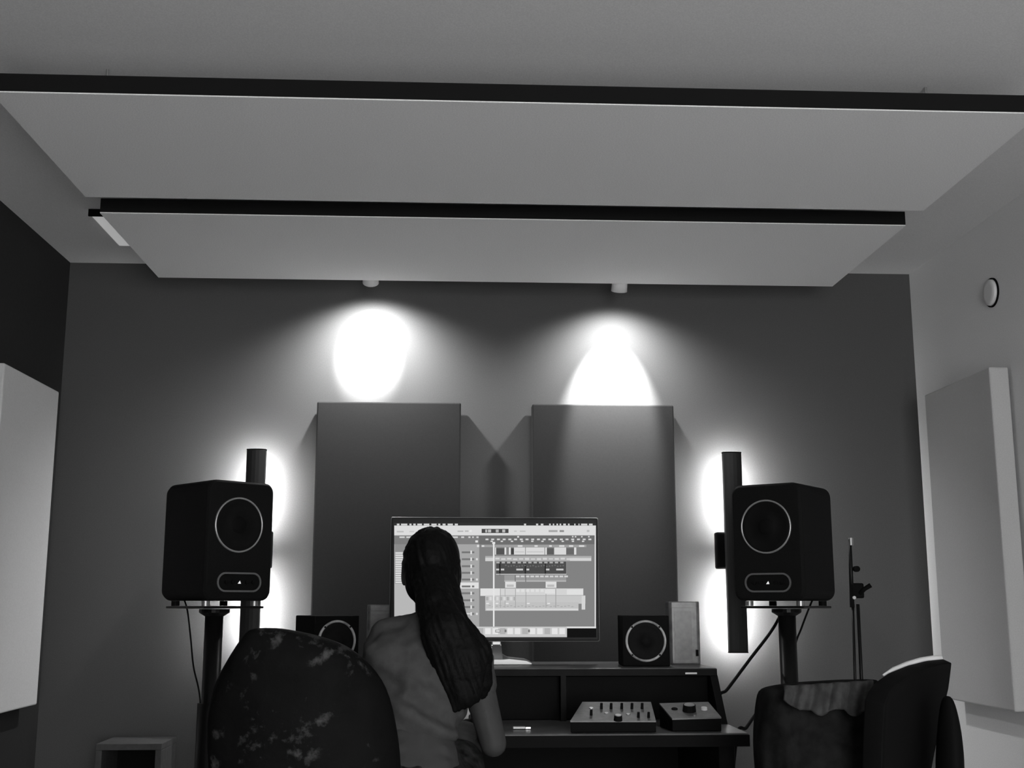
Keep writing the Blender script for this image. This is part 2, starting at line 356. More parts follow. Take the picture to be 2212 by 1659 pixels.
# ------------------------------------------------------------------ monitor with a music session on screen
mx0, mx1, mz0, mz1, MY = -.201, .474, 1.016, 1.411, 3.85
t = thing('computer_monitor', 'large flat computer monitor showing a music editing session on the desk shelf', 'monitor', ((mx0+mx1)/2, 3.88, ZS))
MB().bx((mx0, MY, mz0), (mx1, MY+.028, mz1)).build('case', M_bezel if False else M_bez, t, bevel=.006, seg=3)
bz = MB(); b_ = .010
MB().bx((.128, 3.878, ZS), (.158, 3.90, 1.2)).build('neck', M_alu, t, bevel=.003)
ft = [(.115+.0, ZS), (.252, ZS), (.254, ZS+.006), (.235, ZS+.014), (.18, ZS+.02), (.162, ZS+.03), (.158, ZS+.06), (.128, ZS+.06), (.12, ZS+.03), (.06, ZS+.018), (.03, ZS+.006), (.03, ZS)]
MB().loft([[(x, 3.795, z if z < ZS+.021 else ZS+.018) for x, z in ft], [(x, 3.87, z) for x, z in ft], [(x, 3.94, z) for x, z in ft]]).build('foot', M_alu, t, bevel=.002)
# the lit picture on the screen, drawn as flat coloured fields (a display gives off its own light)
M_scr = bpy.data.materials.new('lit display'); M_scr.use_nodes = True
nt = M_scr.node_tree; nt.nodes.clear()
an = nt.nodes.new('ShaderNodeAttribute'); an.attribute_name = 'shade'; em = nt.nodes.new('ShaderNodeEmission'); em.inputs['Strength'].default_value = SCREEN
ou = nt.nodes.new('ShaderNodeOutputMaterial'); nt.links.new(an.outputs['Color'], em.inputs['Color']); nt.links.new(em.outputs[0], ou.inputs['Surface'])
fields = []
def F2(x0, y0, x1, y1, g): fields.append((820+x0/4.424, 1100+y0/4.424, 820+x1/4.424, 1100+y1/4.424, g))
def F6(x0, y0, x1, y1, g): fields.append((1030+x0/5.925, 1110+y0/5.925, 1030+x1/5.925, 1110+y1/5.925, g))
F2(135, 128, 2066, 1225, 28)
F2(135, 128, 2066, 156, 55)
for a, b in ((165, 190), (205, 265), (285, 305), (322, 345), (360, 405), (422, 475), (495, 545), (560, 580), (602, 630), (650, 700), (718, 748),
             (1380, 1400), (1495, 1515), (1540, 1565), (1620, 1635), (1655, 1668), (1690, 1705), (1720, 1735), (1755, 1780), (1800, 1815), (1860, 1872), (1900, 1910), (1925, 1985), (2000, 2035)): F2(a, 138, b, 154, 225)
F2(140, 156, 2062, 250, 236)
for r in ((165, 207, 230, 222, 205), (285, 207, 330, 220, 215), (745, 205, 800, 216, 190), (815, 203, 850, 216, 195), (860, 198, 880, 218, 250), (1285, 205, 1310, 215, 205), (1340, 205, 1395, 216, 205),
          (1615, 200, 1700, 218, 175), (1720, 200, 1762, 218, 150), (1980, 198, 2005, 218, 200), (975, 188, 1232, 228, 80), (1010, 194, 1028, 222, 200), (1036, 194, 1066, 222, 200), (1110, 194, 1138, 222, 190), (1172, 194, 1200, 222, 200)): F2(*r)
F2(140, 250, 952, 1122, 178)
F2(140, 250, 952, 335, 135)
F2(145, 335, 330, 410, 150)
for a, b in ((190, 240), (255, 330), (390, 420), (640, 670), (682, 748), (780, 808), (848, 868), (885, 900), (925, 945), (955, 1012)): F2(a, 260, b, 275, 225)
F2(915, 298, 940, 318, 240); F2(930, 340, 952, 362, 235)
F2(148, 405, 236, 712, 165)
for k in range(14): F2(152, 412+k*21.5, 232, 426+k*21.5, 236)
F2(145, 712, 335, 1030, 196)
F2(770, 700, 946, 758, 240)
for k, y in enumerate((412, 478, 545, 608, 672, 738, 803, 870, 935, 1000)):
    F2(785, y-9, 905, y+9, 128); F2(868, y-16, 882, y+16, 244)
    if k in (1, 4, 9): F2(922, y-10, 938, y+10, 240)
F2(800, 992, 866, 1006, 235)
F2(952, 250, 2062, 1122, 140)
F2(952, 250, 2062, 335, 118)
for k in range(19): F2(1012+k*54.6, 281, 1040+k*54.6, 296, 225)
for k in range(10): F2(1060+k*97, 300, 1082+k*97, 314, 220)
F2(1315, 256, 1332, 272, 240)
for x in (1838, 1865, 1925, 1992): F2(x, 256, x+14, 270, 225)
F2(972, 342, 1975, 362, 172)
for x, w_ in ((975, 25), (1320, 45), (1480, 30), (1620, 25), (1715, 50), (1810, 40), (1905, 50)): F2(x, 344, x+w_, 360, 235)
for r in ((248, 440, 350, 520, 90), (437, 440, 476, 520, 72), (895, 440, 985, 520, 100), (1145, 440, 1240, 520, 112)): F6(*r)
for a, b in ((234, 246), (355, 376), (410, 434), (875, 895), (1245, 1272)): F6(a, 430, b, 522, 240)
F6(475, 430, 618, 522, 232); F6(626, 430, 866, 522, 232); F6(990, 430, 1142, 522, 232)
F6(490, 482, 605, 492, 205); F6(640, 482, 850, 492, 205)
F6(108, 540, 1466, 606, 186); F6(108, 562, 210, 606, 222)
for k in range(16): F6(235+k*76, 562+(k*7) % 11, 290+k*76, 584+(k*5) % 9, 226)
F6(1190, 566, 1462, 600, 226)
F6(240, 608, 1150, 782, 150); F6(246, 612, 1142, 772, 84)
for a, b in ((285, 303), (612, 628), (868, 884)): F6(a, 612, b, 782, 45)
for k in range(13): F6(250+k*68, 614, 292+k*68, 634, 190)
for a, b in ((248, 285), (308, 350), (505, 590), (635, 670), (885, 928), (1015, 1108)): F6(a, 702, b, 724, 215)
for k in range(22): F6(360+k*35, 650+(k*13) % 18, 380+k*35, 668+(k*13) % 18, 112)
F6(246, 768, 1145, 776, 225)
F6(352, 785, 1142, 872, 165)
for k in range(11): F6(500+k*62, 790, 545+k*62, 812, 222)
F6(352, 850, 1142, 868, 190); F6(486, 785, 496, 872, 120); F6(620, 785, 630, 872, 120)
for x in (362, 880): F6(x, 868, x+138, 948, 238); F6(x+20, 905, x+110, 935, 200)
F6(45, 955, 1362, 1042, 226); F6(45, 955, 292, 1050, 240); F6(108, 1045, 1388, 1150, 212); F6(108, 1130, 1300, 1240, 206); F6(120, 1212, 1296, 1234, 232); F6(1340, 1050, 1386, 1225, 228)
for a, b in ((300, 306), (490, 497), (1005, 1014), (358, 364), (625, 632), (880, 887)): F6(a, 960, b, 1200, 170)
for k in range(9): F6(118+k*44, 1062, 146+k*44, 1108, 232 if k % 2 else 185)
for x in (120, 240, 370, 640, 900): F6(x, 1138, x+36, 1156, 240)
for k in range(24): F6(150+k*46, 1170+(k*11) % 16, 178+k*46, 1180+(k*11) % 16, 180)
for k in range(6): F6(505+k*62, 965, 545+k*62, 1000, 240)
F6(1150, 968, 1356, 1034, 240); F6(870, 965, 1000, 1022, 240)
F6(206, 365, 226, 1442, 246); F6(198, 360, 234, 388, 246)
F6(1506, 150, 1522, 1462, 236); F6(1140, 1442, 1524, 1464, 236)
F2(350, 1122, 1790, 1222, 214)
for k in range(18): F6(-560+k*95, 1462, -488+k*95, 1540, 245 if k % 3 else 190)
for x in (355, 655): F6(x, 1480, x+24, 1515, 130)
F6(235, 1482, 300, 1518, 150); F6(245, 1490, 292, 1508, 245)
F6(1152, 1470, 1526, 1580, 22)
vs, fs, gs = [], [], []
rt = world_loc(t)
for i, (x0, y0, x1, y1, g) in enumerate(fields):
    k = len(vs); dy = Vector((0, -.0006-i*.000012, 0))
    for px, py in ((x0, y1), (x1, y1), (x1, y0), (x0, y0)): vs.append(at(px, py, MY)+dy-rt)
    fs.append((k, k+1, k+2, k+3)); gs.append(g)
me = bpy.data.meshes.new('display'); me.from_pydata(vs, [], fs); ca = me.color_attributes.new('shade', 'FLOAT_COLOR', 'CORNER')
for p, g in zip(me.polygons, gs):
    c = ((g/255+.055)/1.055)**2.4
    for li in p.loop_indices: ca.data[li].color = (c, c, c, 1)
me.materials.append(M_scr); o = bpy.data.objects.new('display', me); COL.objects.link(o); o.parent = t; o['label'] = 'lit screen with tracks and a dock'
MB().bx((mx0-.001, MY+.002, mz0-.001), (mx1+.001, MY+.024, mz1+.001)).build('case_rim', M_alu, t, bevel=.004)

# ------------------------------------------------------------------ cube speakers on the shelf
M_ringc = mat('worn pale ring', .32, .5, var=.7, vscale=25)
def cube_speaker(cx, cy, rz, label, s=.15):
    h = .153; t = thing('cube_speaker', label, 'loudspeaker', (cx, cy, ZS+.0005), rz, 'small cube speakers on the shelf')
    MB().bx((-s/2, -s/2, 0), (s/2, s/2, h)).build('cabinet', M_black, t, local=True, bevel=.003)
    MF = Matrix.Rotation(PI/2, 3, 'X'); c = (0, -s/2, h*.5)
    MB().lathe([(.056, 0), (.056, .004), (.060, .006), (.063, .004), (.063, 0)], c, MF, 48).build('driver_ring', M_ringc, t, local=True, smooth=True)
    MB().lathe([(.057, .001), (.05, .004), (.044, .002), (.018, .001), (.016, .004), (0, .006)], c, MF, 40).build('cone', M_cone, t, local=True, smooth=True)
    for a in range(4):
        q = (.0595*math.cos(PI/4+a*PI/2), -s/2-.005, h*.5+.0595*math.sin(PI/4+a*PI/2)); MB().lathe([(.003, 0), (.003, .002), (0, .0025)], q, MF, 10).build('screw', M_rub, t, local=True)
cube_speaker(.600, 3.755, -.05, 'small black cube speaker with a pale ring on the desk shelf right of the monitor', .146)
cube_speaker(-.392, 3.79, .52, 'small black cube speaker partly hidden by the chair back on the shelf left', .15)

# upright frosted boxes beside the cube speakers
M_frost = mat('smoky plastic', .12, .3, var=.35, vscale=40)
M_frost2 = mat('dark smoky plastic', .085, .3, var=.3, vscale=50)
def upright(x0, x1, y, h, label):
    t = thing('plastic_box', label, 'box', ((x0+x1)/2, y, ZS+.0005), 0, 'upright smoky boxes on the shelf')
    w_ = x1-x0; r = [[(px, py, z) for px, py in rrect(w_*s, .075*s, .012)] for z, s in ((0, .97), (.004, 1), (h-.02, 1.)) ]
    MB().loft(r).build('body', M_frost, t, local=True)
    MB().loft([[(px, py, z) for px, py in rrect(w_*s, .075*s, .012)] for z, s in ((h-.0195, 1.0), (h-.003, 1.), (h, .97))]).build('lid', M_frost, t, local=True)
    MB().bx((-w_*.34, -.0385, .014), (w_*.22, -.0375, h-.03)).build('front_window', M_frost2, t, local=True)
    MB().bx((w_*.33, -.0385, .025), (w_*.42, -.0375, .045)).build('mark', M_black, t, local=True)
upright(.693, .792, 3.84, .196, 'upright grey plastic box behind the cube speaker at the right end of the shelf')
upright(-.277, -.178, 3.95, .186, 'upright grey plastic box standing left of the monitor behind the person')

# ------------------------------------------------------------------ things on the worktop
def slab(cs, z0):                                   # four top corners -> solid down to z0
    return MB().loft([[(p.x, p.y, z0) for p in cs], cs])
def onplane(px, py, a, b, c):
    n = (b-a).cross(c-a); d = ray(px, py); o_ = Vector((0, 0, CAMZ)); return o_ + d*((a-o_).dot(n)/d.dot(n)), (n.normalized() if n.z > 0 else -n.normalized())
M_face = mat('grey metal faceplate', .12, .45, var=.2, vscale=60)
ZTP = ZT+.0008
cs = [at(1232, 1557, 3.285), at(1417, 1557, 3.285), at(1406, 1516, 3.43), at(1258, 1516, 3.43)]
t = thing('mixer', 'small grey mixing controller with two rows of black knobs on the desk', 'mixer', (cs[0]+cs[2])/2*1.0)
t.location.z = ZTP
slab([c-Vector((0, 0, .004)) for c in cs], ZTP).build('case', M_black, t, bevel=.002)
MB().loft([[c-Vector((0, 0, .0038)) for c in cs], cs]).build('faceplate', M_face, t)
def knob(px, py, r, h, m, cap=None, name='knob', cc=None):
    cc = cc or cs
    p, n = onplane(px, py, cc[0], cc[1], cc[2]); M = n.to_track_quat('Z', 'Y').to_matrix()
    k = MB().lathe([(0, 0), (r, 0), (r*.9, h), (0, h)], p, M, 16).build(name, m, t)
    if cap: MB().lathe([(0, h), (r*.8, h), (r*.7, h+.0015), (0, h+.0015)], p, M, 16).build('cap', cap, k)
for px in (1299, 1320, 1343, 1365, 1387): knob(px, 1531, .0042, .016, M_rub)
for px, py in ((1277, 1545), (1379, 1550), (1401, 1550)): knob(px, py, .004, .015, M_rub)
knob(1335, 1556, .012, .014, M_rub, M_alu)
for px, py in ((1310, 1541), (1357, 1543)): knob(px, py, .006, .002, M_alu, name='button')
for c_ in ((1277, 1530),): knob(*c_, .006, .002, M_chrome, name='socket')
cs = [at(1452, 1552, 3.30), at(1558, 1549, 3.30), at(1530, 1516, 3.43), at(1424, 1519, 3.43)]
t = thing('volume_controller', 'flat grey volume controller with one large pale knob on the desk right end', 'controller', (cs[0]+cs[2])/2)
t.location.z = ZTP
slab([c-Vector((0, 0, .004)) for c in cs], ZTP).build('case', M_black, t, bevel=.002)
MB().loft([[c-Vector((0, 0, .0038)) for c in cs], cs]).build('faceplate', M_face, t)
knob(1489, 1536, .019, .018, M_rub, M_alu); knob(1521, 1533, .009, .007, M_white, name='button'); knob(1457, 1532, .009, .003, M_rub, name='button'); knob(1500, 1546, .004, .002, M_chrome, name='button')
p = at(1125, 1556, 3.40)
t = thing('usb_stick', 'small pale stick lying on the desk right of the person', 'usb stick', (p.x, 3.38, ZTP))
MB().bx((p.x-.024, 3.373, ZTP), (p.x+.012, 3.387, ZTP+.008)).build('body', M_alu, t, bevel=.002)
MB().bx((p.x+.012, 3.375, ZTP+.001), (p.x+.026, 3.385, ZTP+.006)).build('plug', M_chrome, t)
# keyboard and a propped white sheet, glimpsed between arm and body
t = thing('keyboard', 'white keyboard on the desk glimpsed between the right arm and body', 'keyboard', (-.10, 3.40, ZTP))
MB().loft([[(-.285, 3.33, ZTP), (.078, 3.33, ZTP), (.078, 3.45, ZTP), (-.285, 3.45, ZTP)], [(-.285, 3.33, ZTP+.006), (.078, 3.33, ZTP+.006), (.078, 3.45, ZTP+.016), (-.285, 3.45, ZTP+.016)]]).build('case', M_white, t, bevel=.002)
key = None
for r in range(5):
    for c in range(18):
        x = -.275+c*.0195; y = 3.342+r*.0205; z = ZTP+.0062+(y-3.33)*.0833
        if key is None: key = MB().bx((x, y, z), (x+.0165, y+.017, z+.003)).build('key', M_white, t); k0 = (x, y, z)
        else:
            q = key.copy(); COL.objects.link(q); q.parent = t; q.location = (x-k0[0], y-k0[1], z-k0[2])
t = MB().loft([[(-.02, 3.560, ZTP), (.085, 3.560, ZTP), (.085, 3.562, ZTP), (-.02, 3.562, ZTP)], [(-.02, 3.595, ZTP+.10), (.085, 3.595, ZTP+.10), (.085, 3.597, ZTP+.10), (-.02, 3.597, ZTP+.10)]]).build('paper_sheet', M_white)
tag(t, 'white sheet leaning on the desk shelf glimpsed past the right arm', 'paper')

# ------------------------------------------------------------------ person at the desk, seen from behind
M_skin = mat('skin', .05, .6, spec=.15, var=.08, vscale=20)
M_hair = mat('black hair', .004, .55, spec=.07, bump=.25, bscale=60)
M_shirt = mat('grey cotton shirt', .062, .95, spec=.1, var=.12, vscale=40, bump=.15, bscale=60)
M_pants = mat('dark patterned trousers', .018, .9, spec=.1, var=.8, vscale=45)
A = at
hip, waist, chest, neck = A(885, 1776, 2.86), A(888, 1590, 2.93), A(925, 1452, 3.0), A(940, 1335, 3.05)
shL, shR = A(842, 1384, 3.04), A(1020, 1432, 3.02)
elR, haR = A(1066, 1606, 3.0), Vector((.085, 3.285, .822))
elL, haL = A(775, 1560, 3.12), Vector((-.20, 3.30, .825))
hd = A(932, 1226, 3.10)
hipR, hipL = hip+Vector((.085, 0, 0)), hip-Vector((.085, 0, 0))
knR, anR = A(1000, 1600, 3.14), Vector((-.03, 3.10, .56))
knL, anL = Vector((hipL.x-.03, 3.24, .60)), Vector((hipL.x-.02, 3.22, .10))
per = thing('person', 'person with long dark hair in a grey t-shirt seated at the desk with back turned', 'person', (hip.x, hip.y, 0))
pr = []
pr += [('ell', hd+Vector((0, .0, .01)), (.070, .088, .085)), ('ell', hd+Vector((.004, .04, -.045)), (.052, .05, .062)), ('ell', hd+Vector((.004, .088, -.02)), (.011, .016, .02)),
       ('ell', hd+Vector((.004, .078, -.062)), (.02, .012, .009)), ('ell', hd+Vector((.004, .066, -.092)), (.022, .02, .016)),
       ('ell', hd+Vector((.070, .005, -.02)), (.009, .02, .03)), ('ell', hd+Vector((-.070, .005, -.02)), (.009, .02, .03)),
       ('ell', hd+Vector((.028, .082, .0)), (.014, .008, .006)), ('ell', hd+Vector((-.022, .082, .0)), (.014, .008, .006))]
pr += [('cap', neck-Vector((0, .01, .03)), .05, hd+Vector((0, .0, -.07)), .045),
       ('cap', hip+Vector((0, 0, .04)), .125, waist, .095, (1.1, .85)), ('cap', waist, .090, chest, .100, (1.08, .85)), ('cap', chest, .105, chest.lerp(neck, .7), .06, (1.2, .8)),
       ('cap', neck-Vector((0, 0, .03)), .045, shL, .042), ('cap', neck-Vector((0, 0, .03)), .045, shR, .044),
       ('cap', shR, .046, elR, .034), ('cap', elR, .034, haR-Vector((.0, .07, -.012)), .024), ('cap', shL, .046, elL, .034), ('cap', elL, .034, haL-Vector((-.0, .07, -.012)), .024),
       ('cap', hipR, .085, knR, .052), ('cap', knR, .05, anR, .036), ('cap', anR, .036, anR+Vector((-.10, .06, -.02)), .028),
       ('cap', hipL, .085, knL, .054), ('cap', knL, .05, anL, .036), ('cap', anL+Vector((0, -.02, -.05)), .034, anL+Vector((0, .14, -.065)), .026)]
def hand(h, s):                                       # palm, four curled fingers, thumb from the palm's inner side
    L = [('cap', h+Vector((0, -.07, .012)), .024, h+Vector((0, -.03, .006)), .026, (1.3, 1)), ('cap', h+Vector((0, -.03, .006)), .022, h+Vector((0, .01, .002)), .02, (1.6, 1))]
    for k, ln in ((-1.5, .055), (-.5, .07), (.5, .074), (1.5, .064)):
        b = h+Vector((k*.0185*s, .02, .006)); m_ = b+Vector((k*.003*s, ln*.55, .004)); e = m_+Vector((0, ln*.42, -.016))
        L += [('cap', b, .0092, m_, .0085), ('cap', m_, .0085, e, .0075)]
    b = h+Vector((-.032*s, -.025, .002)); m_ = b+Vector((-.022*s, .03, -.004)); L += [('cap', b, .0115, m_, .010), ('cap', m_, .010, m_+Vector((-.004*s, .028, -.006)), .0085)]
    return L
pr += hand(haR, 1) + hand(haL, -1)
blob('body', pr, M_skin, per, voxel=.0055, smooth=5)
# shirt with short sleeves, folds running across the back
def folds(co, n):
    q = co-hip; s = 0.
    for a, z0, k, amp in ((.55, .24, 55, .011), (.35, .16, 60, .009), (.7, .31, 48, .005)):
        d = (q.z - z0 + a*q.x); s += amp*math.exp(-(d*22)**2)*math.cos(d*k*1.4)
    return s + .004*noise.noise(co*14) + .0025*noise.noise(co*34)
sh = [('cap', waist+Vector((.0, 0, .01)), .108, waist.lerp(chest, .5), .104, (1.04, .92)), ('cap', waist.lerp(chest, .5), .104, chest, .116, (1.14, .88)), ('cap', chest, .122, chest.lerp(neck, .62), .078, (1.22, .84)),
      ('cap', neck-Vector((0, .0, .035)), .056, shL, .060), ('cap', neck-Vector((0, .0, .035)), .056, shR, .060), ('cap', shL, .060, shL.lerp(elL, .42), .058), ('cap', shR, .058, shR.lerp(elR, .27), .050),
      ('cap', chest+Vector((-.08, 0, .02)), .09, shL-Vector((0, 0, .03)), .062), ('cap', chest+Vector((.06, 0, .02)), .09, shR-Vector((.01, 0, .03)), .06)]
blob('t_shirt', sh, M_shirt, per, voxel=.007, smooth=8, disp=folds, label='grey short-sleeved t-shirt')
tr = [('cap', hip+Vector((0, 0, .02)), .140, waist-Vector((0, 0, .06)), .108, (1.12, .9)), ('cap', hipR, .10, hipR.lerp(knR, .62), .075), ('cap', hipL, .10, knL, .068), ('cap', knL, .066, anL+Vector((0, 0, .06)), .055)]
blob('trousers', tr, M_pants, per, voxel=.008, smooth=6, disp=lambda c, n: .006*noise.noise(c*18))
# hair: cap parted over the crown, long tail down the back to the right
def strands(co, n):
    q = Vector((co.x*95+co.z*36, co.y*40, co.z*6)); return .0035*noise.noise(q) + .0022*noise.noise(q*2.3)
hr = [('ell', hd+Vector((0, -.012, .018)), (.0745, .090, .088)), ('ell', hd+Vector((-.004, -.045, -.03)), (.064, .055, .075)),
      ('ell', hd+Vector((-.048, -.01, .0)), (.028, .06, .06)), ('ell', hd+Vector((.050, -.01, -.015)), (.026, .055, .07)),
      ('cap', hd+Vector((-.002, -.07, -.02)), .046, A(942, 1310, 2.96), .048, (1.05, .8)), ('cap', A(942, 1310, 2.96), .048, A(962, 1372, 2.91), .062, (1.0, .45)),
      ('cap', A(962, 1372, 2.91), .062, A(996, 1432, 2.90), .068, (1.0, .34)), ('cap', A(996, 1432, 2.90), .068, A(1004, 1486, 2.90), .050, (.95, .3)), ('cap', A(1004, 1486, 2.90), .046, A(984, 1528, 2.90), .014, (1, .4))]
hr += [('cap', hd+Vector((.03, -.06, -.04)), .04, A(985, 1350, 2.95), .036, (1, .7)), ('cap', A(985, 1350, 2.95), .036, A(1026, 1410, 2.945), .044, (1, .7)), ('cap', A(1026, 1410, 2.945), .044, A(1038, 1470, 2.955), .032, (1, .6)), ('cap', A(1038, 1470, 2.955), .032, A(1044, 1502, 2.96), .012, (1, .6))]  # locks spread over the right shoulder, partly standing in for shade there
blob('hair', hr, M_hair, per, voxel=.0042, smooth=5, disp=strands, label='long black hair tied down the back')

# stool under the person
t = thing('stool', 'round dark stool the person sits on', 'stool', (hip.x, hip.y+.04, 0))
sx, sy = hip.x, hip.y+.04
zt_ = hip.z-.12
MB().lathe([(0, 0), (.13, 0), (.15, .015), (.155, .04), (.14, .06), (0, .066)], (sx, sy, zt_-.066), None, 32).build('seat', M_black, t, smooth=True)
MB().tube([(sx, sy, .08), (sx, sy, zt_-.064)], .025, 16).build('post', M_steel, t, smooth=True)
for k in range(5):
    a = k*2*PI/5+.3; MB().tube([(sx, sy, .10), (sx+.14*math.cos(a), sy+.14*math.sin(a), .05)], [.022, .014], 8).build('leg', M_steel, t)
    MB().lathe([(0, -.012), (.024, -.012), (.024, .012), (0, .012)], (sx+.14*math.cos(a), sy+.14*math.sin(a), .025), Matrix.Rotation(PI/2, 3, 'X') , 14).build('caster', M_rub, t)

# ------------------------------------------------------------------ near chair with a rounded, patterned back
M_floral = mat('black floral upholstery', .008, .6, spec=.04, bump=.35, bscale=22)
nt = M_floral.node_tree; b = nt.nodes['Principled BSDF']; tc = nt.nodes.new('ShaderNodeTexCoord')
n1 = nt.nodes.new('ShaderNodeTexNoise'); n1.inputs['Scale'].default_value = 26; n1.inputs['Detail'].default_value = 5; n1.inputs['Roughness'].default_value = .65
n2 = nt.nodes.new('ShaderNodeTexNoise'); n2.inputs['Scale'].default_value = 6
nt.links.new(tc.outputs['Object'], n1.inputs['Vector']); nt.links.new(tc.outputs['Object'], n2.inputs['Vector'])
mu = nt.nodes.new('ShaderNodeMath'); mu.operation = 'MULTIPLY'; nt.links.new(n1.outputs['Fac'], mu.inputs[0]); nt.links.new(n2.outputs['Fac'], mu.inputs[1])
rp = nt.nodes.new('ShaderNodeMapRange'); rp.inputs['From Min'].default_value = .315; rp.inputs['From Max'].default_value = .43; rp.inputs['To Min'].default_value = .006; rp.inputs['To Max'].default_value = .07
nt.links.new(mu.outputs[0], rp.inputs['Value']); nt.links.new(rp.outputs['Result'], b.inputs['Base Color'])

def office_base(t, x, y, zseat, rot=0.):
    MB().lathe([(0, 0), (.17, 0), (.195, .02), (.20, .05), (.185, .075), (0, .085)], (x, y, zseat-.085), None, 32).build('seat', M_black, t, smooth=True)
    MB().tube([(x, y, .09), (x, y, zseat-.08)], .027, 16).build('gas_post', M_steel, t, smooth=True)
    for k in range(5):
        a = rot+k*2*PI/5; p = (x+.25*math.cos(a), y+.25*math.sin(a))
        MB().tube([(x, y, .11), (p[0], p[1], .058)], [.024, .015], 8).build('leg', M_steel, t)
        MB().lathe([(0, -.014), (.028, -.014), (.028, .014), (0, .014)], (p[0], p[1], .0285), Matrix.Rotation(PI/2, 3, 'X'), 14).build('caster', M_rub, t)

lev = [(1356, 556, 592), (1360, 540, 625), (1368, 530, 668), (1380, 521, 712), (1394, 511, 744), (1412, 498, 772), (1440, 479, 801), (1470, 461, 825), (1510, 446, 842), (1560, 440, 853), (1610, 440, 861), (1659, 442, 866), (1720, 448, 864), (1780, 460, 856), (1830, 480, 838), (1850, 500, 810)]
t = thing('upholstered_chair', 'chair with a rounded black floral back in the left foreground beside the person', 'chair', (-.54, 2.93, 0))
rings = []; YC = 2.70
for i, (y, a, b) in enumerate(lev):
    dpt = .062*min(1, (.32+.13*i)) * (1 if i < 13 else (.8, .6, .35)[i-13]); pl, prr = at(a, y, YC), at(b, y, YC); cx, hw = (pl.x+prr.x)/2, (prr.x-pl.x)/2; ring = []
    for k in range(40):
        th = 2*PI*k/40; c_, s_ = math.cos(th), math.sin(th); x = cx+hw*math.copysign(abs(c_)**.8, c_)
        yy = YC+dpt*math.copysign(abs(s_)**.8, s_) + .04*((x-cx)/.22)**2 * min(1, i/6)
        ring.append((x, yy, pl.z))
    rings.append(ring)
ch = MB().loft(rings[::-1])
ch.v = [v + Vector((0, .012*noise.noise(v*11)+.006*noise.noise(v*27), 0)) for v in ch.v]
ch.build('backrest', M_floral, t, smooth=True, sub=1, label='rounded black back with a faint floral pattern')
MB().tube([(-.36, 2.74, .62), (-.38, 2.78, .46), (-.48, 2.92, .40)], .02, 10).build('back_support', M_steel, t, smooth=True)
office_base(t, -.54, 2.93, .47, .63)

# ------------------------------------------------------------------ right foreground: jacket over a side chair, office chair beside it
M_jacket = mat('dark denim', .013, .9, spec=.03, var=.4, vscale=30, bump=.2, bscale=80)
M_jlight = mat('grey lining cloth', .05, .9, spec=.1, var=.35, vscale=35, bump=.2, bscale=80)
yc = 2.86
pL, pR = at(1640, 1500, yc), at(1884, 1480, yc)
t = thing('side_chair', 'dark side chair hidden under a jacket in the right foreground', 'chair', ((pL.x+pR.x)/2, yc+.2, 0))
xa, xb = pL.x+.03, pR.x-.03
MB().bx((xa, yc-.03, .55), (xb, yc+.0, .90)).build('backrest', M_black, t, bevel=.01)
MB().bx((xa-.02, yc-.03, .43), (xb+.04, yc+.36, .47)).build('seat', M_black, t, bevel=.012)
for x in (xa, xb):
    MB().tube([(x, yc-.015, 0), (x, yc-.015, .88)], .012, 10).build('leg', M_steel, t, smooth=True)
    MB().tube([(x, yc+.34, 0), (x, yc+.34, .43)], .012, 10).build('leg', M_steel, t, smooth=True)
jk = thing('jacket', 'dark jacket with a grey lining hung over the chair back in the right foreground', 'jacket', ((pL.x+pR.x)/2, yc, .56))
jl = [(1470, 1672, 1886, .25), (1476, 1650, 1890, .6), (1486, 1640, 1892, .9), (1505, 1637, 1892, 1), (1545, 1633, 1890, 1), (1600, 1629, 1888, 1.02), (1659, 1633, 1886, 1.05), (1720, 1640, 1880, 1.0), (1780, 1650, 1870, .95), (1815, 1655, 1865, .8)]
rings = []
for i, (y, a, b, s_) in enumerate(jl):
    pl, prr = at(a, y+6, yc), at(b, y-8, yc); cx, hw = (pl.x+prr.x)/2, (prr.x-pl.x)/2; ring = []
    for k in range(48):
        th = 2*PI*k/48; c_, sn = math.cos(th), math.sin(th)
        x = cx+hw*math.copysign(abs(c_)**.45, c_); yy = yc-.015+.085*s_*math.copysign(abs(sn)**.6, sn)
        z = pl.z+(prr.z-pl.z)*(x-pl.x)/(prr.x-pl.x)
        f_ = min(1, i/4)*.014; ring.append((x, yy+f_*math.sin(x*95+z*9)*(1 if sn < 0 else .4), z))
    rings.append(ring)
jb = MB().loft(rings[::-1]); jb.v = [v+Vector((0, .008*noise.noise(v*16), .006*noise.noise(v*13))) for v in jb.v]
jb.build('jacket_body', M_jacket, jk, smooth=True, sub=1)
# lining flap falling in front with a scalloped hem
g = []; nx, nz = 40, 12
for i in range(nx+1):
    u = i/nx; px = 1694+u*192
    hem = 1528+9*math.cos(u*2*PI*2.6+.4)+16*abs(math.sin(u*PI*2.7+.5))
    top = 1482-u*12
    for j in range(nz+1):
        v = j/nz; hm = top+(hem-top)*min(1, .5+u/.35); p = at(px, top+(hm-top)*v, yc-.108-.02*math.sin(v*PI*.5)-.008*math.sin(u*32+v*2)); g.append(p)
fl = MB(); fl.add(g, [(i*(nz+1)+j, i*(nz+1)+j+1, (i+1)*(nz+1)+j+1, (i+1)*(nz+1)+j) for i in range(nx) for j in range(nz)])
o = fl.build('lining_flap', M_jlight, jk, smooth=True); q = o.modifiers.new('th', 'SOLIDIFY'); q.thickness = .006; q.offset = 0

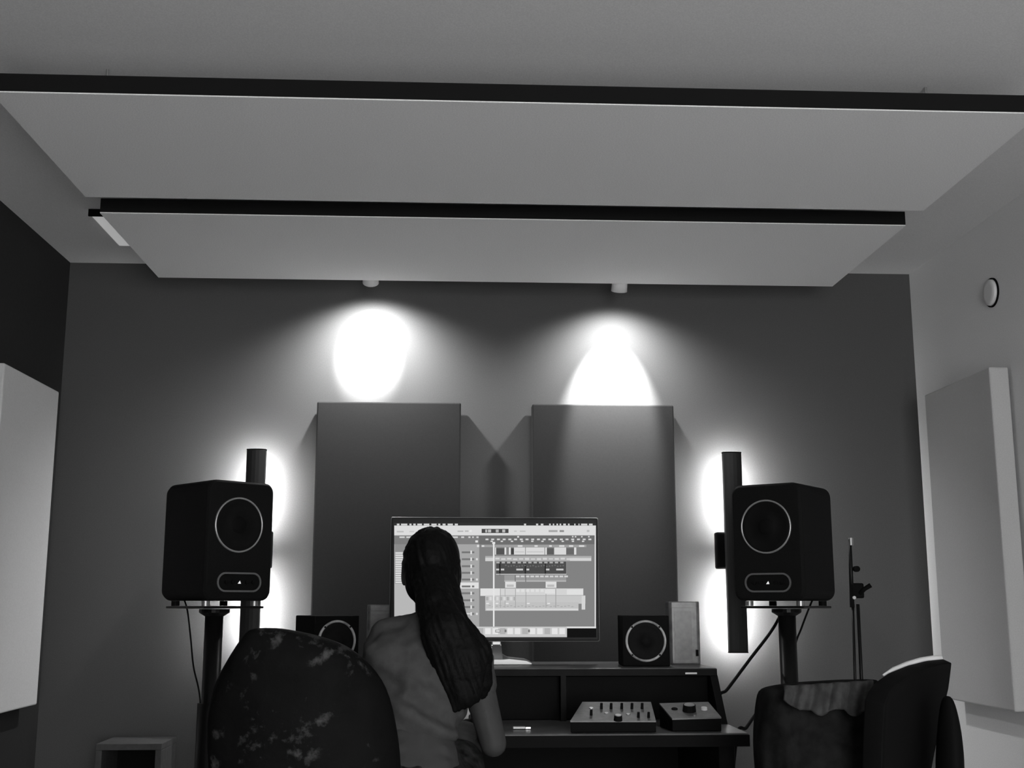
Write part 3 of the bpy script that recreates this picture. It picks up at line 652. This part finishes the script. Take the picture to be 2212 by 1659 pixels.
t = thing('office_chair', 'black office chair with a curved shell back and rim light on its top edge at the right', 'chair', (1.27, 2.52, 0))
tops = [(1868, 1512), (1876, 1490), (1892, 1472), (1920, 1453), (1960, 1437), (2000, 1427), (2038, 1423)]
rights = [(0, 2038), (.14, 2032), (.35, 2014), (.6, 1996), (1, 1962)]
def lerp(tab, x):
    for (a, b), (c, d) in zip(tab, tab[1:]):
        if x <= c: return b+(d-b)*(x-a)/(c-a)
    return tab[-1][1]
nu, nv = 24, 20; front = []
for i in range(nu+1):
    u = i/nu; px0 = 1868+u*170; py0 = lerp(tops, px0)
    for j in range(nv+1):
        v = j/nv; xr = lerp(rights, v); px = 1868+u*(xr-1868) - 6*(1-u)*math.sin(v*PI); py = py0+(1800-py0)*v
        Y = 2.66+.16*u + .05*math.sin(u*PI) - .03*(1-v)*(1-v)
        front.append(at(px, py, Y))
bk = MB().add(front, [(i*(nv+1)+j, i*(nv+1)+j+1, (i+1)*(nv+1)+j+1, (i+1)*(nv+1)+j) for i in range(nu) for j in range(nv)])
o = bk.build('backrest', mat('black shell', .006, .5, spec=.03), t, smooth=True); q = o.modifiers.new('th', 'SOLIDIFY'); q.thickness = .045; q.offset = -1; q = o.modifiers.new('b', 'BEVEL'); q.width = .012; q.segments = 3; q.angle_limit = .7
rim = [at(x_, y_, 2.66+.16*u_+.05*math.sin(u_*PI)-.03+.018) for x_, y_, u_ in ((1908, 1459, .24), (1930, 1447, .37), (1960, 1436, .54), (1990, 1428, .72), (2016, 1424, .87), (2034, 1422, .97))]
MB().tube(rim, [.003, .006, .008, .009, .009, .007], 10).build('top_highlight', M_white, t, smooth=True, label='pale tube standing in for rim light on the top edge')  # pale tube added as the highlight on the shell's top edge
al = [(1503, 2042, 2050), (1508, 2038, 2056), (1520, 2034, 2061), (1545, 2031, 2067), (1580, 2028, 2073), (1620, 2026, 2077), (1659, 2025, 2079), (1720, 2026, 2078), (1770, 2032, 2070), (1785, 2042, 2060)]
rings = []
for y, a, b in al:
    pl, prr = at(a, y, 2.62), at(b, y, 2.62); cx, hw = (pl.x+prr.x)/2, (prr.x-pl.x)/2
    rings.append([(cx+hw*math.cos(2*PI*k/20), 2.62+hw*1.6*math.sin(2*PI*k/20), pl.z) for k in range(20)])
MB().loft(rings[::-1]).build('armrest', M_black, t, smooth=True, sub=1)
MB().tube([(1.10, 2.62, .62), (1.12, 2.60, .44), (1.24, 2.53, .42)], .016, 10).build('arm_support', M_steel, t, smooth=True)
MB().tube([(1.03, 2.71, .66), (1.08, 2.67, .44), (1.27, 2.52, .40)], .022, 10).build('back_support', M_steel, t, smooth=True)
office_base(t, 1.27, 2.51, .47, .4)

# ------------------------------------------------------------------ microphone stand by the right speaker
mY = 4.35
t = thing('microphone_stand', 'thin black microphone stand with a clamp between the right speaker and the wall', 'microphone stand', (at(1850, 1400, mY).x, mY, 0))
MB().tube([at(1836, 1165, mY), at(1838, 1235, mY), at(1841, 1312, mY)], [.006, .008, .009], 10).build('boom_end', M_steel, t, smooth=True)
MB().tube([at(1838, 1162, mY), at(1838.5, 1178, mY)], .0085, 10).build('tip', M_alu, t)
MB().box(at(1851, 1276, mY), (.045, .035, .055)).build('clamp', M_rub, t, bevel=.006)
MB().tube([at(1856, 1282, mY-.01), at(1868, 1272, mY-.02), at(1881, 1264, mY-.03)], [.010, .008, .009], 10).build('lever', M_rub, t, smooth=True)
MB().lathe([(0, -.012), (.011, -.01), (.011, .01), (0, .012)], at(1850, 1229, mY-.01), Matrix.Rotation(PI/2, 3, 'X'), 16).build('thumbscrew', M_rub, t)
MB().lathe([(0, -.004), (.006, -.004), (.006, .004), (0, .004)], at(1845, 1291, mY-.02), Matrix.Rotation(PI/2, 3, 'X'), 14).build('bolt', M_chrome, t)
for a, b, r in ((1842, 1847, .0055), (1853, 1861, .0068)):
    e = at(b, 1470, mY); MB().tube([at(a, 1305, mY), e, (e.x+.01, mY, .04)], r, 10).build('tube', M_steel, t, smooth=True)
bx_ = at(1861, 1470, mY).x+.005
for k in range(3): a = k*2*PI/3+.5; MB().tube([(bx_, mY, .12), (bx_+.19*math.cos(a), mY+.19*math.sin(a), .012)], .009, 8).build('leg', M_steel, t)

# ------------------------------------------------------------------ low open case at the foot of the front wall
pa, pb = at(207, 1607, 4.74), at(350, 1607, 4.74)
t = thing('storage_case', 'low dark open case with a paler rim standing at the bottom left', 'case', ((pa.x+pb.x)/2, 4.86, 0))
M_rim = mat('grey case edge', .055, .7, var=.2, vscale=40)
x0, x1, z1 = pa.x, pb.x, pa.z
for a, b in (((x0, 4.74, z1-.024), (x1, 4.98, z1)), ((x0, 4.74, 0), (x0+.024, 4.98, z1-.024)), ((x1-.024, 4.74, 0), (x1, 4.98, z1-.024)), ((x0+.024, 4.74, 0), (x1-.024, 4.98, .024))): MB().bx(a, b).build('board', M_rim, t, bevel=.002)
MB().bx((x0+.024, 4.965, .024), (x1-.024, 4.98, z1-.024)).build('back_panel', M_bay, t)
MB().bx((x0+.024, 4.76, .30), (x1-.024, 4.965, .315)).build('shelf', M_bay, t)
